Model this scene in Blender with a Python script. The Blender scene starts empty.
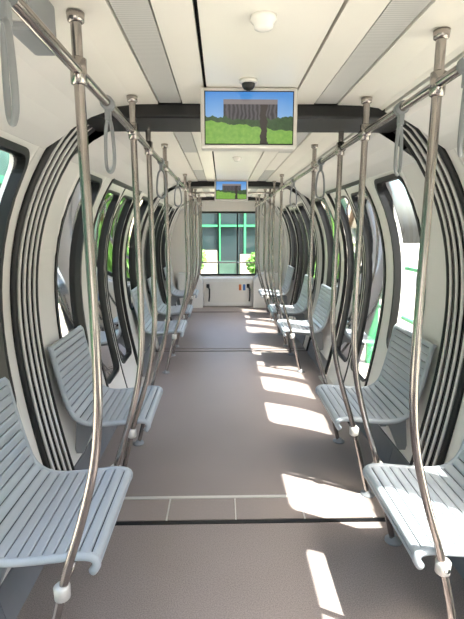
import bpy, math, random
import numpy as np
from mathutils import Vector
random.seed(3)
sc = bpy.context.scene
try:
    sc.view_settings.view_transform = 'Standard'
except Exception: pass

# ------------------------------------------------ materials
def lin(h):
    h=h.lstrip('#'); c=[int(h[i:i+2],16)/255 for i in (0,2,4)]
    return tuple([(v/12.92 if v<=.04045 else ((v+.055)/1.055)**2.4) for v in c]+[1])
def mat(name,col,rough=.5,metal=0,noise=0,scale=40,bump=0,emit=0,coat=0):
    m=bpy.data.materials.new(name); m.use_nodes=True
    nt=m.node_tree; b=nt.nodes['Principled BSDF']; c=lin(col)
    b.inputs['Base Color'].default_value=c
    b.inputs['Roughness'].default_value=rough
    b.inputs['Metallic'].default_value=metal
    b.inputs['Coat Weight'].default_value=coat
    if emit:
        b.inputs['Emission Color'].default_value=c
        b.inputs['Emission Strength'].default_value=emit
    if noise or bump:
        tc=nt.nodes.new('ShaderNodeTexCoord'); n=nt.nodes.new('ShaderNodeTexNoise')
        n.inputs['Scale'].default_value=scale; n.inputs['Detail'].default_value=5
        nt.links.new(tc.outputs['Object'],n.inputs['Vector'])
        if noise:
            r=nt.nodes.new('ShaderNodeValToRGB')
            r.color_ramp.elements[0].position=.3; r.color_ramp.elements[1].position=.7
            r.color_ramp.elements[0].color=tuple([v*(1-noise) for v in c[:3]]+[1])
            r.color_ramp.elements[1].color=tuple([min(1,v*(1+noise)) for v in c[:3]]+[1])
            nt.links.new(n.outputs['Fac'],r.inputs['Fac']); nt.links.new(r.outputs['Color'],b.inputs['Base Color'])
        if bump:
            bp=nt.nodes.new('ShaderNodeBump'); bp.inputs['Strength'].default_value=bump; bp.inputs['Distance'].default_value=.002
            nt.links.new(n.outputs['Fac'],bp.inputs['Height']); nt.links.new(bp.outputs['Normal'],b.inputs['Normal'])
    return m
M={}
M['white']=mat('white_grp_panel','#f1eee9',.25,0,.02,3)
M['ceil']=mat('ceiling_panel_cream','#ebe7df',.30,0,.02,3)
M['black']=mat('black_rubber','#0e0e10',.4)
M['dark']=mat('dark_gap','#0b0b0c',.8)
M['steel']=mat('brushed_steel','#a8a19d',.2,1,.06,30)
M['seat']=mat('seat_blue_grey','#adb4bb',.28,0,.02,10,coat=.25)
M['seatd']=mat('seat_gap_grey','#2f363d',.6)
M['grey']=mat('grey_plastic','#85888c',.4)
M['alu']=mat('aluminium_trim','#d6d3ce',.35,.4)
M['rib']=mat('bellows_rib_grey','#dedcd8',.4)
M['plinth']=mat('grey_plinth','#74757a',.5,0,.04,10)
M['green']=mat('green_painted_steel','#358c5c',.45)
M['greend']=mat('dark_green_cladding','#3b574c',.4,0,.3,1.5)
M['conc']=mat('concrete','#bcb4a8',.85,0,.12,2,.3)
M['beige']=mat('beige_render_wall','#cdbfa8',.85,0,.08,2)
M['winblk']=mat('dark_facade_glass','#2c3a3c',.08)
M['tile']=mat('joint_cover_tile','#8f8480',.38,0,.05,150)
M['leaf']=mat('foliage','#5d8a3a',.6,0,.4,4)
M['bark']=mat('bark','#5a4632',.8)
M['red']=mat('sign_orange','#c76a2a',.5)
M['blue']=mat('sign_blue','#3f6fae',.5)

def floor_mat():
    m=bpy.data.materials.new('speckled_vinyl_floor'); m.use_nodes=True; nt=m.node_tree; b=nt.nodes['Principled BSDF']
    tc=nt.nodes.new('ShaderNodeTexCoord')
    n=nt.nodes.new('ShaderNodeTexNoise'); n.inputs['Scale'].default_value=220; n.inputs['Detail'].default_value=3
    n2=nt.nodes.new('ShaderNodeTexNoise'); n2.inputs['Scale'].default_value=2.5; n2.inputs['Detail'].default_value=4
    for q in (n,n2): nt.links.new(tc.outputs['Object'],q.inputs['Vector'])
    r=nt.nodes.new('ShaderNodeValToRGB'); r.color_ramp.elements[0].position=.35; r.color_ramp.elements[1].position=.65
    r.color_ramp.elements[0].color=lin('#796f6d'); r.color_ramp.elements[1].color=lin('#9e938f')
    nt.links.new(n.outputs['Fac'],r.inputs['Fac'])
    mx=nt.nodes.new('ShaderNodeMixRGB'); mx.blend_type='MULTIPLY'; mx.inputs['Fac'].default_value=.15
    nt.links.new(r.outputs['Color'],mx.inputs[1]); nt.links.new(n2.outputs['Fac'],mx.inputs[2])
    nt.links.new(mx.outputs[0],b.inputs['Base Color'])
    b.inputs['Roughness'].default_value=.40
    bp=nt.nodes.new('ShaderNodeBump'); bp.inputs['Strength'].default_value=.25; bp.inputs['Distance'].default_value=.001
    nt.links.new(n.outputs['Fac'],bp.inputs['Height']); nt.links.new(bp.outputs['Normal'],b.inputs['Normal'])
    return m
M['floor']=floor_mat()

def glass_mat(name,tint,refl=.1):
    m=bpy.data.materials.new(name); m.use_nodes=True; nt=m.node_tree
    for n in list(nt.nodes): nt.nodes.remove(n)
    o=nt.nodes.new('ShaderNodeOutputMaterial'); t=nt.nodes.new('ShaderNodeBsdfTransparent'); g=nt.nodes.new('ShaderNodeBsdfGlossy')
    t.inputs['Color'].default_value=lin(tint); g.inputs['Roughness'].default_value=.03
    lw=nt.nodes.new('ShaderNodeLayerWeight'); lw.inputs['Blend'].default_value=refl
    mx=nt.nodes.new('ShaderNodeMixShader')
    nt.links.new(lw.outputs['Fresnel'],mx.inputs['Fac']); nt.links.new(t.outputs[0],mx.inputs[1]); nt.links.new(g.outputs[0],mx.inputs[2])
    nt.links.new(mx.outputs[0],o.inputs['Surface'])
    return m
M['glass']=glass_mat('tinted_window_glass','#e9eeea',.06)

def grille_mat():
    m=bpy.data.materials.new('perforated_grille'); m.use_nodes=True; nt=m.node_tree; b=nt.nodes['Principled BSDF']
    tc=nt.nodes.new('ShaderNodeTexCoord'); w=nt.nodes.new('ShaderNodeTexWave'); w.bands_direction='Y'; w.inputs['Scale'].default_value=30
    nt.links.new(tc.outputs['Object'],w.inputs['Vector'])
    r=nt.nodes.new('ShaderNodeValToRGB'); r.color_ramp.elements[0].color=lin('#b2b2b0'); r.color_ramp.elements[1].color=lin('#cccbc8')
    nt.links.new(w.outputs['Fac'],r.inputs['Fac']); nt.links.new(r.outputs['Color'],b.inputs['Base Color']); b.inputs['Roughness'].default_value=.5
    return m
M['grille']=grille_mat()

def screen_mat():
    m=bpy.data.materials.new('monitor_picture'); m.use_nodes=True; nt=m.node_tree
    L=nt.links.new; N=nt.nodes.new
    b=nt.nodes['Principled BSDF']; b.inputs['Base Color'].default_value=(.01,.01,.01,1); b.inputs['Roughness'].default_value=.15
    tc=N('ShaderNodeTexCoord'); sp=N('ShaderNodeSeparateXYZ'); L(tc.outputs['Object'],sp.inputs[0])
    def math_(op,a,bv):
        n=N('ShaderNodeMath'); n.operation=op
        for i,v in enumerate((a,bv)):
            if isinstance(v,(int,float)): n.inputs[i].default_value=v
            else: L(v,n.inputs[i])
        return n.outputs[0]
    def mix(f,a,c):
        n=N('ShaderNodeMixRGB'); L(f,n.inputs[0])
        for i,v in ((1,a),(2,c)):
            if isinstance(v,tuple): n.inputs[i].default_value=v
            else: L(v,n.inputs[i])
        return n.outputs[0]
    X,Z=sp.outputs['X'],sp.outputs['Z']
    nz=N('ShaderNodeTexNoise'); nz.inputs['Scale'].default_value=26; nz.inputs['Detail'].default_value=7; L(tc.outputs['Object'],nz.inputs['Vector'])
    nf=N('ShaderNodeTexNoise'); nf.inputs['Scale'].default_value=70; nf.inputs['Detail'].default_value=4; L(tc.outputs['Object'],nf.inputs['Vector'])
    col=mix(math_('MULTIPLY',math_('ADD',Z,.1),5.0),lin('#b5d8f2'),lin('#3a8ad8'))
    inb=math_('MULTIPLY',math_('LESS_THAN',Z,.068),math_('LESS_THAN',math_('ABSOLUTE',math_('ADD',X,-.005),0),.105))
    arc=N('ShaderNodeTexWave'); arc.inputs['Scale'].default_value=20; arc.inputs['Distortion'].default_value=6; L(tc.outputs['Object'],arc.inputs['Vector'])
    bc=mix(arc.outputs['Fac'],lin('#232227'),lin('#57535a'))
    bc=mix(math_('GREATER_THAN',Z,.050),bc,lin('#847c7c'))
    col=mix(inb,col,bc)
    hill=math_('LESS_THAN',math_('ADD',Z,math_('MULTIPLY',math_('ABSOLUTE',X,0),-.1)),math_('ADD',math_('MULTIPLY',nz.outputs['Fac'],.05),-.035))
    col=mix(hill,col,mix(nf.outputs['Fac'],lin('#14241a'),lin('#456a3a')))
    low=math_('LESS_THAN',math_('ADD',Z,math_('MULTIPLY',X,.12)),math_('ADD',math_('MULTIPLY',nz.outputs['Fac'],.03),-.045))
    col=mix(low,col,mix(nf.outputs['Fac'],lin('#4f8f2e'),lin('#9bc65a')))
    trunk=math_('MULTIPLY',math_('LESS_THAN',math_('ABSOLUTE',math_('ADD',math_('ADD',X,-.072),math_('MULTIPLY',nz.outputs['Fac'],.03)),0),.014),math_('LESS_THAN',Z,.05))
    col=mix(trunk,col,lin('#2a2120'))
    L(col,b.inputs['Emission Color']); b.inputs['Emission Strength'].default_value=.95
    return m
M['screen']=screen_mat()

# ------------------------------------------------ mesh builder
class B:
    def __init__(s): s.v=[];s.f=[];s.m=[];s.sm=[];s.mats=[]
    def mi(s,k):
        if k not in s.mats: s.mats.append(k)
        return s.mats.index(k)
    def add(s,vs,fs,k,smooth=False):
        o=len(s.v); s.v+= [tuple(p) for p in vs]; i=s.mi(k)
        for f in fs: s.f.append([a+o for a in f]); s.m.append(i); s.sm.append(smooth)
    def box(s,x0,x1,y0,y1,z0,z1,k,bev=0):
        if bev<=0:
            vs=[(x,y,z) for x in (x0,x1) for y in (y0,y1) for z in (z0,z1)]
            s.add(vs,[(0,1,3,2),(4,6,7,5),(0,4,5,1),(2,3,7,6),(0,2,6,4),(1,5,7,3)],k); return
        import bmesh
        bm=bmesh.new(); bmesh.ops.create_cube(bm,size=1)
        for v in bm.verts:
            v.co=Vector(((x0+x1)/2+v.co.x*(x1-x0),(y0+y1)/2+v.co.y*(y1-y0),(z0+z1)/2+v.co.z*(z1-z0)))
        bmesh.ops.bevel(bm,geom=bm.edges[:],offset=bev,segments=3,affect='EDGES',profile=.5)
        bm.verts.index_update()
        s.add([v.co for v in bm.verts],[[v.index for v in f.verts] for f in bm.faces],k,False); bm.free()
    def tube(s,pts,r,k,n=14,closed=False,caps=True):
        P=[Vector(p) for p in pts]; N=len(P)
        rr=r if isinstance(r,(list,tuple)) else [r]*N
        T=[]
        for i in range(N):
            a=P[(i-1)%N] if (closed or i>0) else P[i]; c=P[(i+1)%N] if (closed or i<N-1) else P[i]
            T.append((c-a).normalized())
        up=Vector((0,1,0)) if abs(T[0].y)<.9 else Vector((1,0,0))
        u=(up-T[0]*up.dot(T[0])).normalized(); vs=[]
        for i in range(N):
            u=(u-T[i]*u.dot(T[i])).normalized(); w=T[i].cross(u)
            for j in range(n):
                a=2*math.pi*j/n; vs.append(P[i]+(u*math.cos(a)+w*math.sin(a))*rr[i])
        fs=[]
        for i in range(N if closed else N-1):
            i2=(i+1)%N
            for j in range(n): fs.append((i*n+j,i*n+(j+1)%n,i2*n+(j+1)%n,i2*n+j))
        if not closed and caps:
            fs.append(tuple(range(n))[::-1]); fs.append(tuple((N-1)*n+j for j in range(n)))
        s.add(vs,fs,k,True)
    def lathe(s,c,prof,k,n=24,axis='z'):
        vs=[];fs=[]
        for (r,h) in prof:
            for j in range(n):
                a=2*math.pi*j/n
                if axis=='z': vs.append((c[0]+r*math.cos(a),c[1]+r*math.sin(a),c[2]+h))
                elif axis=='y': vs.append((c[0]+r*math.cos(a),c[1]+h,c[2]+r*math.sin(a)))
                else: vs.append((c[0]+h,c[1]+r*math.cos(a),c[2]+r*math.sin(a)))
        for i in range(len(prof)-1):
            for j in range(n): fs.append((i*n+j,i*n+(j+1)%n,(i+1)*n+(j+1)%n,(i+1)*n+j))
        fs.append(tuple(range(n))); fs.append(tuple((len(prof)-1)*n+j for j in range(n)))
        s.add(vs,fs,k,True)
    def strip(s,side,y0,y1,z0,z1,k,off=0,th=.03,n=14):
        vs=[];fs=[]
        for i in range(n+1):
            z=z0+(z1-z0)*i/n; x=prof(z)-off
            for (xx,yy) in ((x,y0),(x,y1),(x+th,y1),(x+th,y0)): vs.append((side*xx,yy,z))
        for i in range(n):
            for j in range(4): fs.append((i*4+j,i*4+(j+1)%4,(i+1)*4+(j+1)%4,(i+1)*4+j))
        fs.append((0,1,2,3)); fs.append(tuple(n*4+j for j in range(4)))
        s.add(vs,fs,k,False)
    def sheet(s,side,y0,y1,z0,z1,k,off=0,n=16):
        vs=[];fs=[]
        for i in range(n+1):
            z=z0+(z1-z0)*i/n; x=prof(z)-off
            vs+=[(side*x,y0,z),(side*x,y1,z)]
        for i in range(n): fs.append((i*2,i*2+1,i*2+3,i*2+2))
        s.add(vs,fs,k,True)
    def ring(s,side,lo,li,k,off=0,th=.03):
        n=len(lo); vs=[]
        for (L,e) in ((lo,0),(li,0),(li,th),(lo,th)):
            for (y,z) in L: vs.append((side*(prof(z)-off+e),y,z))
        fs=[]
        for q in range(4):
            a=q*n;b=((q+1)%4)*n
            for j in range(n): fs.append((a+j,a+(j+1)%n,b+(j+1)%n,b+j))
        s.add(vs,fs,k,False)
    def extr(s,pl,y0,y1,k,smooth=True):
        vs=[];fs=[]
        for (x,z) in pl: vs+=[(x,y0,z),(x,y1,z)]
        for i in range(len(pl)-1): fs.append((i*2,i*2+1,i*2+3,i*2+2))
        s.add(vs,fs,k,smooth)
    def obj(s,name,loc=(0,0,0),recalc=True,autosm=True):
        me=bpy.data.meshes.new(name); l=Vector(loc)
        me.from_pydata([tuple(Vector(p)-l) for p in s.v],[],s.f)
        for k in s.mats: me.materials.append(M[k])
        me.polygons.foreach_set('material_index',s.m)
        me.polygons.foreach_set('use_smooth',s.sm)
        me.update()
        if recalc:
            import bmesh
            bm=bmesh.new(); bm.from_mesh(me); bmesh.ops.recalc_face_normals(bm,faces=bm.faces[:]); bm.to_mesh(me); bm.free()
        o=bpy.data.objects.new(name,me); o.location=l; sc.collection.objects.link(o)
        return o

_z=np.array([0,.3,.6,.9,1.2,1.5,1.75,1.95,2.05]); _x=np.array([.965,1.03,1.09,1.13,1.135,1.09,1.005,.885,.80])
_c=np.polyfit(_z,_x,4)
def prof(z): return float(np.polyval(_c,z))
def rrect(y0,y1,z0,z1,r,ns=10,nc=6):
    L=[]
    cs=[((y1-r,z0+r),-90),((y1-r,z1-r),0),((y0+r,z1-r),90),((y0+r,z0+r),180)]
    for i,((cy,cz),a0) in enumerate(cs):
        for j in range(nc+1):
            a=math.radians(a0+90*j/nc); L.append((cy+r*math.cos(a),cz+r*math.sin(a)))
        (ny,nz_),na=cs[(i+1)%4]; a=math.radians(na)
        e=(ny+r*math.cos(a),nz_+r*math.sin(a)); b=L[-1]
        for j in range(1,ns): L.append((b[0]+(e[0]-b[0])*j/ns,b[1]+(e[1]-b[1])*j/ns))
    return L

Y0,Y1=-1.5,9.05
JO=[(2.14,2.41),(5.47,5.73),(8.15,8.40)]
WTOP=1.97

# ------------------------------------------------ walls, windows, doors
wins=[(-1.3,-.4),(1.52,2.07),(2.68,3.24),(4.68,5.30),(5.88,6.42),(7.48,8.02)]
doors=[(-.20,1.38),(3.40,4.54),(6.52,7.38)]
dn=0; wn=0
for side,nm in ((-1,'left'),(1,'right')):
    w=B()
    used=sorted(wins+doors+JO); y=Y0; spans=[]
    for a,b_ in used:
        if a>y+1e-4: spans.append((y,a))
        y=b_
    spans.append((y,Y1))
    for a,b_ in spans: w.strip(side,a,b_,0,WTOP,'white',th=.07,n=22)
    for a,b_ in wins:
        w.strip(side,a,b_,0,.60,'white',th=.07,n=6)
        w.ring(side,rrect(a,b_,.60,WTOP,.001),rrect(a+.035,b_-.035,.68,1.87,.09),'white',th=.07)
    for a,b_ in doors: w.strip(side,a,b_,1.90,WTOP,'white',th=.07,n=3)
    for a,b_ in JO: w.strip(side,a,b_,0,WTOP,'black',off=-.03,th=.05,n=20)
    for a,b_ in spans+wins: w.strip(side,a+.002,b_-.002,.0,.16,'plinth',off=.008,th=.02,n=3)
    for a,b_ in doors:
        for yy in (a,b_): w.strip(side,yy-.012,yy+.012,.02,1.93,'black',off=.01,th=.03,n=22)
        w.strip(side,a,b_,1.885,1.905,'black',off=.012,th=.03,n=2)
    w.obj('wall_'+nm)
    for a,b_ in wins:
        g=B(); wn+=1
        g.ring(side,rrect(a+.028,b_-.028,.673,1.877,.095),rrect(a+.054,b_-.054,.699,1.851,.07),'black',off=.010,th=.05)
        g.sheet(side,a+.035,b_-.035,.68,1.87,'glass',off=-.03)
        c=(side*prof(1.2),(a+b_)/2,1.2)
        g.obj('window_%d'%wn,c)
    for a,b_ in doors:
        d=B(); dn+=1; mid=(a+b_)/2
        for (p,q) in ((a+.02,mid-.006),(mid+.006,b_-.02)):
            d.ring(side,rrect(p,q,.02,1.885,.002),rrect(p+.05,q-.05,.30,1.83,.07),'white',off=-.02,th=.035)
            d.ring(side,rrect(p+.042,q-.042,.292,1.838,.08),rrect(p+.058,q-.058,.308,1.822,.06),'black',off=-.012,th=.03)
            d.sheet(side,p+.05,q-.05,.3,1.83,'glass',off=-.04)
        d.strip(side,mid-.012,mid+.012,.02,1.885,'black',off=-.014,th=.04,n=20)
        d.box(min(side*.90,side*1.04),max(side*.90,side*1.04),a+.02,b_-.02,.0,.012,'alu')
        d.obj('door_%d'%dn,(side*prof(1),mid,0))

# ------------------------------------------------ gangway bellows
for a,b_ in JO:
    g=B()
    def arch(off,ztop=1.95):
        L=[]
        for i in range(25):
            z=.02+(1.90-.02)*i/24; L.append((prof(z)-off,z))
        x0,z0=L[-1]
        for t in (.25,.5,.75,1): 
            L.append((x0-(x0-.70)*t, z0+(2.075-z0)*math.sin(t*math.pi/2)))
        return L
    nr=4
    for i in range(nr):
        y=a+.045+(b_-a-.09)*i/(nr-1)
        for sd in (-1,1):
            g.tube([(sd*x,y,z) for x,z in arch(.02)],.0085,'rib',8)
    nb=nr-1
    for i in range(nb):
        y=a+.045+(b_-a-.09)*(i+.5)/(nr-1)
        for sd in (-1,1):
            g.tube([(sd*x,y,z) for x,z in arch(-.0)],.019,'black',8)
    for yy in (a+.010,b_-.010):
        for sd in (-1,1):
            g.tube([(sd*x,yy,z) for x,z in arch(.010)],.018,'black',8)
    g.box(-.76,.76,a-.02,b_+.02,2.035,2.10,'black',.012)
    g.obj('gangway_bellows',(0,(a+b_)/2,0))

# ------------------------------------------------ floor
f=B()
secs=[(Y0,2.14),(2.40,5.52),(5.68,8.22),(8.34,Y1)]
for a,b_ in secs: f.box(-1.03,1.03,a,b_,-.06,0,'floor')
f.box(-1.03,1.03,Y0,Y1,-.12,-.06,'dark')
f.obj('floor')
p=B()
p.box(-1.0,1.0,2.145,2.395,-.055,-.012,'dark')
p.box(-1.0,1.0,2.142,2.168,-.012,.003,'black'); 
xs=[-1.0,-.80,-.425,-.05,.325,.70,1.0]
for i in range(len(xs)-1):
    p.box(xs[i]+.005,xs[i+1]-.005,2.176,2.364,-.012,.002,'tile')
    if i: p.box(xs[i]-.0035,xs[i]+.0035,2.172,2.368,-.012,.003,'alu')
p.box(-1.0,1.0,2.371,2.394,-.012,.003,'alu')
p.obj('floor_joint_plate',(0,2.27,0))
for a,b_ in ((5.525,5.675),(8.225,8.335)):
    p=B(); p.box(-1.0,1.0,a,b_,-.055,-.006,'black'); p.box(-1.0,1.0,a+.04,b_-.04,-.006,.003,'tile'); p.obj('floor_joint_plate',(0,(a+b_)/2,0))

# ------------------------------------------------ ceiling
c=B()
msec=[(Y0,2.12),(2.43,5.45),(5.75,8.13),(8.42,Y1)]
for a,b_ in msec:
    L=b_-a
    nseg=max(1,round(L/1.15))
    for i in range(nseg):
        ya=a+L*i/nseg+.002; yb=a+L*(i+1)/nseg-.002
        c.box(-.178,.178,ya,yb,2.088,2.11,'ceil',.003)
        for sd in (-1,1):
            for (xa,xb,k,z) in ((.190,.292,'ceil',2.094),(.298,.394,'grille' if (i==nseg-1 or i==0) else 'ceil',2.097)):
                x0,x1=sorted((sd*xa,sd*xb)); c.box(x0,x1,ya,yb,z,2.115,k)
    for sd in (-1,1):
        pl=[(.400,2.115),(.400,2.092),(.50,2.090),(.585,2.080),(.603,2.070)]
        c.extr([(sd*x,z) for x,z in pl],a,b_,'ceil',False)
        pl=[(.613,2.115),(.615,2.064),(.70,2.035),(.78,1.99),(.84,1.945),(prof(1.90)-.004,1.90),(prof(1.90)+.05,1.90)]
        c.extr([(sd*x,z) for x,z in pl],a,b_,'white',False)
c.box(-1.0,1.0,Y0-.06,Y1+.06,2.118,2.18,'dark')
for sd in (-1,1):
    x0,x1=sorted((sd*.90,sd*.98)); c.box(x0,x1,Y0,Y1,1.965,2.118,'dark')
c.obj('ceiling')

# ------------------------------------------------ seats
def bench(side,y0,y1):
    s=B()
    P=[(.565,.385),(.548,.41),(.550,.437),(.572,.452),(.62,.455),(.70,.447),(.79,.438),(.86,.435),(.92,.445),(.967,.475),(.995,.52),(1.013,.58),(1.033,.66),(1.052,.75),(1.067,.83),(1.075,.875),(1.087,.892),(1.10,.885)]
    D=[];
    for i in range(len(P)-1):
        p0=P[max(i-1,0)];p1=P[i];p2=P[i+1];p3=P[min(i+2,len(P)-1)]
        for j in range(8):
            t=j/8
            D.append(tuple(.5*((2*p1[k])+(-p0[k]+p2[k])*t+(2*p0[k]-5*p1[k]+4*p2[k]-p3[k])*t*t+(-p0[k]+3*p1[k]-3*p2[k]+p3[k])*t**3) for k in (0,1)))
    D.append(P[-1])
    cum=[0]
    for i in range(1,len(D)): cum.append(cum[-1]+math.dist(D[i],D[i-1]))
    def at(l):
        l=max(0,min(cum[-1],l)); x=np.interp(l,cum,[q[0] for q in D]); z=np.interp(l,cum,[q[1] for q in D])
        e=.004; x2=np.interp(min(l+e,cum[-1]),cum,[q[0] for q in D]); z2=np.interp(min(l+e,cum[-1]),cum,[q[1] for q in D])
        x1=np.interp(max(l-e,0),cum,[q[0] for q in D]); z1=np.interp(max(l-e,0),cum,[q[1] for q in D])
        t=Vector((x2-x1,z2-z1)).normalized(); return x,z,-t.y,t.x
    Lt=cum[-1]
    def sweep(l0,l1,out,inn,ya,yb,k,n=5,crown=0):
        vs=[];fs=[]
        pts=[]
        for i in range(n+1):
            u=i/n; x,z,nx,nz=at(l0+(l1-l0)*u); o=out-crown*(2*u-1)**4
            pts.append((x+nx*o,z+nz*o))
        for i in range(n,-1,-1):
            x,z,nx,nz=at(l0+(l1-l0)*i/n); pts.append((x+nx*inn,z+nz*inn))
        m=len(pts)
        for yy in (ya,yb): vs+=[(side*a,yy,b) for a,b in pts]
        for j in range(m): fs.append((j,(j+1)%m,m+(j+1)%m,m+j))
        fs.append(tuple(range(m)));fs.append(tuple(m+j for j in range(m)))
        s.add(vs,fs,k,False)
    sweep(.0,Lt,-.004,-.018,y0+.012,y1-.012,'seatd',60)
    ns=22
    for i in range(ns):
        a=Lt*i/ns; b_=Lt*(i+1)/ns
        sweep(a+.0026,b_-.0026,.006,-.006,y0+.02,y1-.02,'seat',5,.0035)
    rim=[]
    for i in range(61):
        x,z,nx,nz=at(Lt*i/60); rim.append((x+nx*-.006,z+nz*-.006))
    for yy in (y0+.012,y1-.012): s.tube([(side*x,yy,z) for x,z in rim],.0155,'seat',10)
    for yy in (y0+.12,y1-.12):
        pl=[(.64,.425),(.95,.425),(1.0,.40),(1.02,.20),(.97,.20),(.90,.36),(.66,.395)]
        vs=[(side*x,yy+d,z) for d in (-.015,.015) for x,z in pl]; m=len(pl)
        fs=[(j,(j+1)%m,m+(j+1)%m,m+j) for j in range(m)]+[tuple(range(m)),tuple(m+j for j in range(m))]
        s.add(vs,fs,'grey')
    s.tube([(side*.64,y0-.035,.405),(side*.64,y1+.035,.405)],.011,'steel',10)
    s.obj('bench_seat',(side*.85,(y0+y1)/2,0))
seats=[(-.98,-.42),(1.35,1.93),(2.44,3.01),(4.74,5.31),(5.84,6.40),(7.5,8.05)]
for sd in (-1,1):
    for a,b_ in seats: bench(sd,a,b_)

# ------------------------------------------------ poles
def catm(P,n=6):
    D=[]
    for i in range(len(P)-1):
        p0=P[max(i-1,0)];p1=P[i];p2=P[i+1];p3=P[min(i+2,len(P)-1)]
        for j in range(n):
            t=j/n
            D.append(tuple(.5*((2*p1[k])+(-p0[k]+p2[k])*t+(2*p0[k]-5*p1[k]+4*p2[k]-p3[k])*t*t+(-p0[k]+3*p1[k]-3*p2[k]+p3[k])*t**3) for k in range(len(p1))))
    D.append(P[-1]); return D
RZ=1.95; RX=.49
def pole(side,y):
    s=B()
    P=[(.49,2.09),(.49,1.95),(.488,1.6),(.485,1.25),(.490,1.02),(.512,.84),(.558,.66),(.618,.47),(.668,.28),(.712,.09),(.735,.005)]
    s.tube([(side*x,y,z) for x,z in catm(P)],.0140,'steel',16)
    s.lathe((side*.49,y,2.07),[(.015,-.006),(.021,-.002),(.023,.018)],'steel')
    s.lathe((side*.49,y,1.95),[(.015,-.034),(.021,-.03),(.0215,.03),(.015,.034)],'steel',18)
    s.lathe((side*.636,y,.405),[(.018,-.028),(.025,-.022),(.026,.018),(.018,.026)],'alu',18)
    s.lathe((side*.737,y,.0),[(.042,0),(.042,.008),(.022,.014),(.015,.03)],'grey')
    s.obj('grab_pole',(side*.5,y,0))
pys=[-1.03,-.37,1.31,1.99,2.39,3.06,4.69,5.36,5.79,6.45,7.45,8.10]
for sd in (-1,1):
    for y in pys:
        yy=y
        if y==1.31: yy=1.26 if sd<0 else 1.34
        pole(sd,yy)
    h=B()
    h.tube([(sd*RX,y,RZ) for y in (-1.4,2,5,8.35)],.0140,'steel',16)
    for y in (-.37,1.99,2.39,5.36,5.79): h.tube([(sd*RX,y-.035,RZ),(sd*RX,y+.035,RZ)],.020,'steel',16)
    h.obj('overhead_handrail',(sd*RX,3,RZ))
for y in (5.30,):
    h=B(); h.tube([(-RX,y,RZ+.0),(RX,y,RZ+.0)],.013,'steel',12)
    for sd in (-1,1): h.lathe((sd*RX,y,RZ),[(.012,-.03),(.021,-.026),(.021,.026),(.012,.03)],'steel',14,'y')
    h.obj('cross_handrail',(0,y,RZ))

# ------------------------------------------------ strap handles
def strap(side,y,ang):
    s=B(); c0=Vector((side*RX,y,RZ))
    s.tube([c0+Vector((0,-.018,0)),c0+Vector((0,.018,0))],.0215,'grey',14)
    s.box(c0.x-.009,c0.x+.009,y-.012,y+.012,RZ-.055,RZ-.018,'grey',.003)
    ca,sa=math.cos(ang),math.sin(ang)
    Lp=[(0,-.05),(.02,-.062),(.033,-.095),(.040,-.14),(.041,-.18),(.030,-.205),(0,-.216),(-.030,-.205),(-.041,-.18),(-.040,-.14),(-.033,-.095),(-.02,-.062)]
    P=Lp+[Lp[0]]
    D=catm(P,4)[:-1]
    s.tube([c0+Vector((u*ca,u*sa,v)) for u,v in D],.0062,'grey',8,closed=True)
    s.obj('strap_handle',c0)
for sd,ys in ((-1,(.85,1.56,2.85,3.9,6.6)),(1,(1.18,1.60,2.85,3.9,6.6))):
    for y in ys: strap(sd,y,(1.0 if y<2 else .7)*sd)

# ------------------------------------------------ monitors
def monitor(y,x=0):
    s=B(); zc=1.972; w=.19; hh=.115
    s.box(x-w,x+w,y-.012,y+.05,zc-hh,zc+hh,'alu',.01)
    s.box(x-w+.016,x+w-.016,y-.016,y-.010,zc-hh+.016,zc+hh-.016,'black')
    s.box(x-.07,x+.07,y+.0,y+.045,zc+hh-.01,2.09,'grey')
    o=s.obj('video_monitor',(x,y,zc))
    q=B(); q.add([(x-.170,y-.0175,zc-.095),(x+.170,y-.0175,zc-.095),(x+.170,y-.0175,zc+.095),(x-.170,y-.0175,zc+.095)],[(0,1,2,3)],'screen')
    so=q.obj('display',(x,y-.0175,zc),recalc=False); so.parent=o; so.location=(0,-.0175,0)
    return o
monitor(1.86,-.012); monitor(5.22,-.012)

s=B(); s.lathe((-.01,1.27,2.088),[(.034,0),(.034,-.010),(.026,-.018),(.024,-.028),(.012,-.031)],'white'); s.obj('smoke_detector',(-.01,1.27,2.088))
s=B(); s.lathe((-.02,1.77,2.088),[(.034,0),(.034,-.008),(.028,-.014)],'alu'); s.lathe((-.02,1.77,2.078),[(.026,0),(.024,-.012),(.017,-.022),(.006,-.027)],'black'); s.obj('dome_security_camera',(-.02,1.77,2.088))
s=B(); s.lathe((0,3.6,2.088),[(.034,0),(.034,-.010),(.026,-.018),(.024,-.028),(.012,-.031)],'white'); s.obj('smoke_detector',(0,3.6,2.088))
s=B(); s.box(-.585,-.525,1.06,1.22,1.97,2.085,'grey',.01); s.box(-.575,-.535,1.055,1.062,1.985,2.03,'grille'); s.obj('speaker_box',(-.555,1.14,2.03))

# ------------------------------------------------ end walls
def endwall(name,y,s0,wname):
    w=B(); t=.06*s0
    ya,yb=sorted((y,y+t))
    w.box(-1.2,1.2,ya,yb,0,.60,'white'); w.box(-1.2,1.2,ya,yb,1.88,2.117,'white')
    for sd in (-1,1):
        x0,x1=sorted((sd*.58,sd*1.2)); w.box(x0,x1,ya,yb,.6,1.88,'white')
    w.obj(name,(0,y,1))
    g=B(); yc=(ya+yb)/2
    g.box(-.585,.585,yc-.02,yc+.02,1.84,1.885,'black'); g.box(-.585,.585,yc-.02,yc+.02,.595,.64,'black')
    for x in (-.565,-.19,.19,.565): g.box(x-.014,x+.014,yc-.022,yc+.022,.62,1.86,'black')
    g.add([(-.57,yc,.62),(.57,yc,.62),(.57,yc,1.86),(-.57,yc,1.86)],[(0,1,2,3)],'glass')
    g.obj(wname,(0,y,1.2))
wn+=1; endwall('wall_front',Y1,1,'window_%d'%wn)
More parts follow.
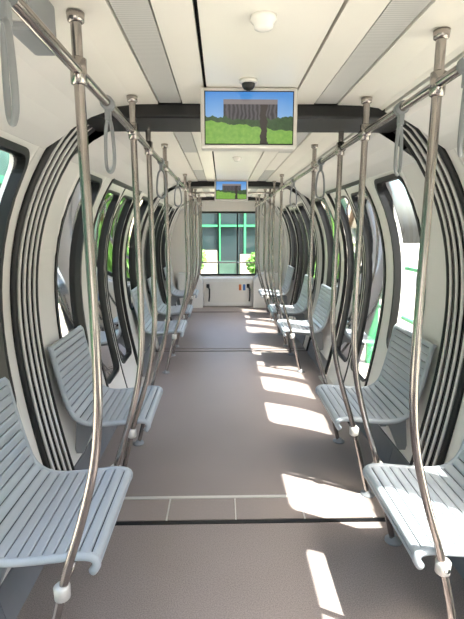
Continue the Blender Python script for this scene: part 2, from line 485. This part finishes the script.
wn+=1; endwall('wall_rear',Y0,-1,'window_%d'%wn)
s=B()
s.box(-.50,.50,8.86,9.048,.0,.58,'white',.03); s.box(-.46,.46,8.853,8.86,.08,.50,'ceil')
for sd in (-1,1):
    pl=[(.50,.0),(.50,.52),(.56,.62),(.70,.68),(.98,.68),(.98,.3),(.93,.0)]
    m=len(pl); vs=[(sd*x,yy,z) for yy in (8.72,9.048) for x,z in pl]
    s.add(vs,[(j,(j+1)%m,m+(j+1)%m,m+j) for j in range(m)]+[tuple(range(m)),tuple(m+j for j in range(m))],'white')
s.obj('front_console',(0,8.95,0))
for x in (-.40,.40):
    s=B(); s.box(x-.03,x+.03,8.835,8.853,.38,.46,'black',.005); s.tube([(x,8.84,.42),(x+.03,8.79,.36),(x+.03,8.77,.22),(x+.02,8.78,.12)],.016,'black',8)
    s.obj('emergency_phone_handset' if x<0 else 'emergency_release_lever',(x,8.84,.4))
s=B(); s.tube([(-.54,8.99,.88),(-.54,8.92,.88),(.54,8.92,.88),(.54,8.99,.88)],.014,'steel',10); s.obj('window_guard_rail',(0,8.93,.88))
for x,k in ((.24,'red'),(.32,'blue')):
    s=B(); s.box(x-.025,x+.025,8.849,8.853,.33,.45,k); s.obj('safety_notice',(x,8.85,.39))

# ------------------------------------------------ outside
s=B(); s.box(-60,60,-40,80,-1.25,-1.1,'conc'); s.obj('ground')
s=B()
s.box(-4.2,-4.0,-6,16,-1.1,3.0,'greend')
for i in range(12):
    y=-5+i*1.75
    s.box(-3.99,-3.85,y,y+.12,-1.1,3.0,'green')
    s.box(-3.98,-3.93,y+.35,y+1.45,.6,2.2,'winblk')
s.box(-3.9,-3.8,-6,16,.35,.45,'green'); s.box(-3.9,-3.8,-6,16,2.3,2.42,'green')
s.obj('station_building')
s=B(); s.box(-3.78,-1.45,-6,16,-1.1,-.1,'conc'); s.obj('station_platform')
s=B()
for i in range(7):
    y=-3+i*2.3
    s.box(2.75,2.93,y,y+.12,-1.1,3.6,'green')
for z in (.1,.9): s.box(2.78,2.84,-3,11.0,z,z+.05,'green')
s.obj('green_steel_fence')
s=B()
s.box(11,14,-12,24,-1.1,4.5,'beige')
for i in range(12):
    for z in (.6,3.4): s.box(10.95,11.02,-10.5+i*2.9,-9+i*2.9,z,z+.9,'winblk')
s.obj('terminal_building')
s=B()
s.box(-5,6,17,17.4,-1.1,2.6,'winblk')
for i in range(12): s.box(-5+i*.95,-4.92+i*.95,16.85,17,-1.1,2.6,'green')
for z in (1.6,2.5): s.box(-5,6,16.88,17,z,z+.08,'green')
s.box(-5,6,16.7,16.84,-1.1,.35,'greend'); s.box(-.9,-.3,16.5,16.68,-.4,.75,'beige'); s.box(.55,1.1,16.5,16.68,-.2,.6,'beige')
s.obj('depot_building')
def tree(x,y,h,r):
    s=B(); s.tube([(x,y,-1.1),(x+.05,y,h*.4),(x,y+.05,h-.3)],[.09,.07,.03],'bark',8)
    vs=[];fs=[]
    for i in range(1500):
        d=Vector((random.gauss(0,1),random.gauss(0,1),random.gauss(0,1))).normalized()*r*random.uniform(.5,1)
        c0=Vector((x,y,h))+Vector((d.x,d.y,d.z*.8)); a=Vector((random.uniform(-1,1),random.uniform(-1,1),random.uniform(-1,1))).normalized()
        b_=a.orthogonal().normalized(); q=.09
        o=len(vs); vs+=[c0-a*q,c0+b_*q*.5,c0+a*q,c0-b_*q*.5]; fs.append((o,o+1,o+2,o+3))
    s.add(vs,fs,'leaf'); s.obj('leafy_tree',(x,y,-1.1),recalc=False)
tree(-1.3,14.5,.6,.7); tree(1.3,15.2,.35,.6)

# ------------------------------------------------ light
w=bpy.data.worlds.new('World'); sc.world=w; w.use_nodes=True; nt=w.node_tree
bg=nt.nodes['Background']; sky=nt.nodes.new('ShaderNodeTexSky'); sky.sky_type='NISHITA'; sky.sun_disc=False
sky.sun_elevation=math.radians(60); sky.sun_rotation=math.radians(130); sky.air_density=.85; sky.dust_density=4.5; sky.ozone_density=.8
nt.links.new(sky.outputs[0],bg.inputs['Color']); bg.inputs['Strength'].default_value=1.18
sd=bpy.data.lights.new('sun','SUN'); sd.energy=25; sd.angle=math.radians(.55); sd.color=(1,.96,.91)
so=bpy.data.objects.new('sun',sd); sc.collection.objects.link(so)
so.rotation_euler=Vector((-.40,.36,-1)).to_track_quat('-Z','Y').to_euler(); so.location=(4,-3,10)

# ------------------------------------------------ camera
cd=bpy.data.cameras.new('camera'); co=bpy.data.objects.new('camera',cd); sc.collection.objects.link(co)
cd.sensor_fit='VERTICAL'; cd.sensor_height=36; cd.lens=26; cd.clip_start=.02; cd.clip_end=300
co.location=(-.12,0,1.55); co.rotation_euler=(math.radians(90-10.3),0,math.radians(-1.28))
sc.camera=co
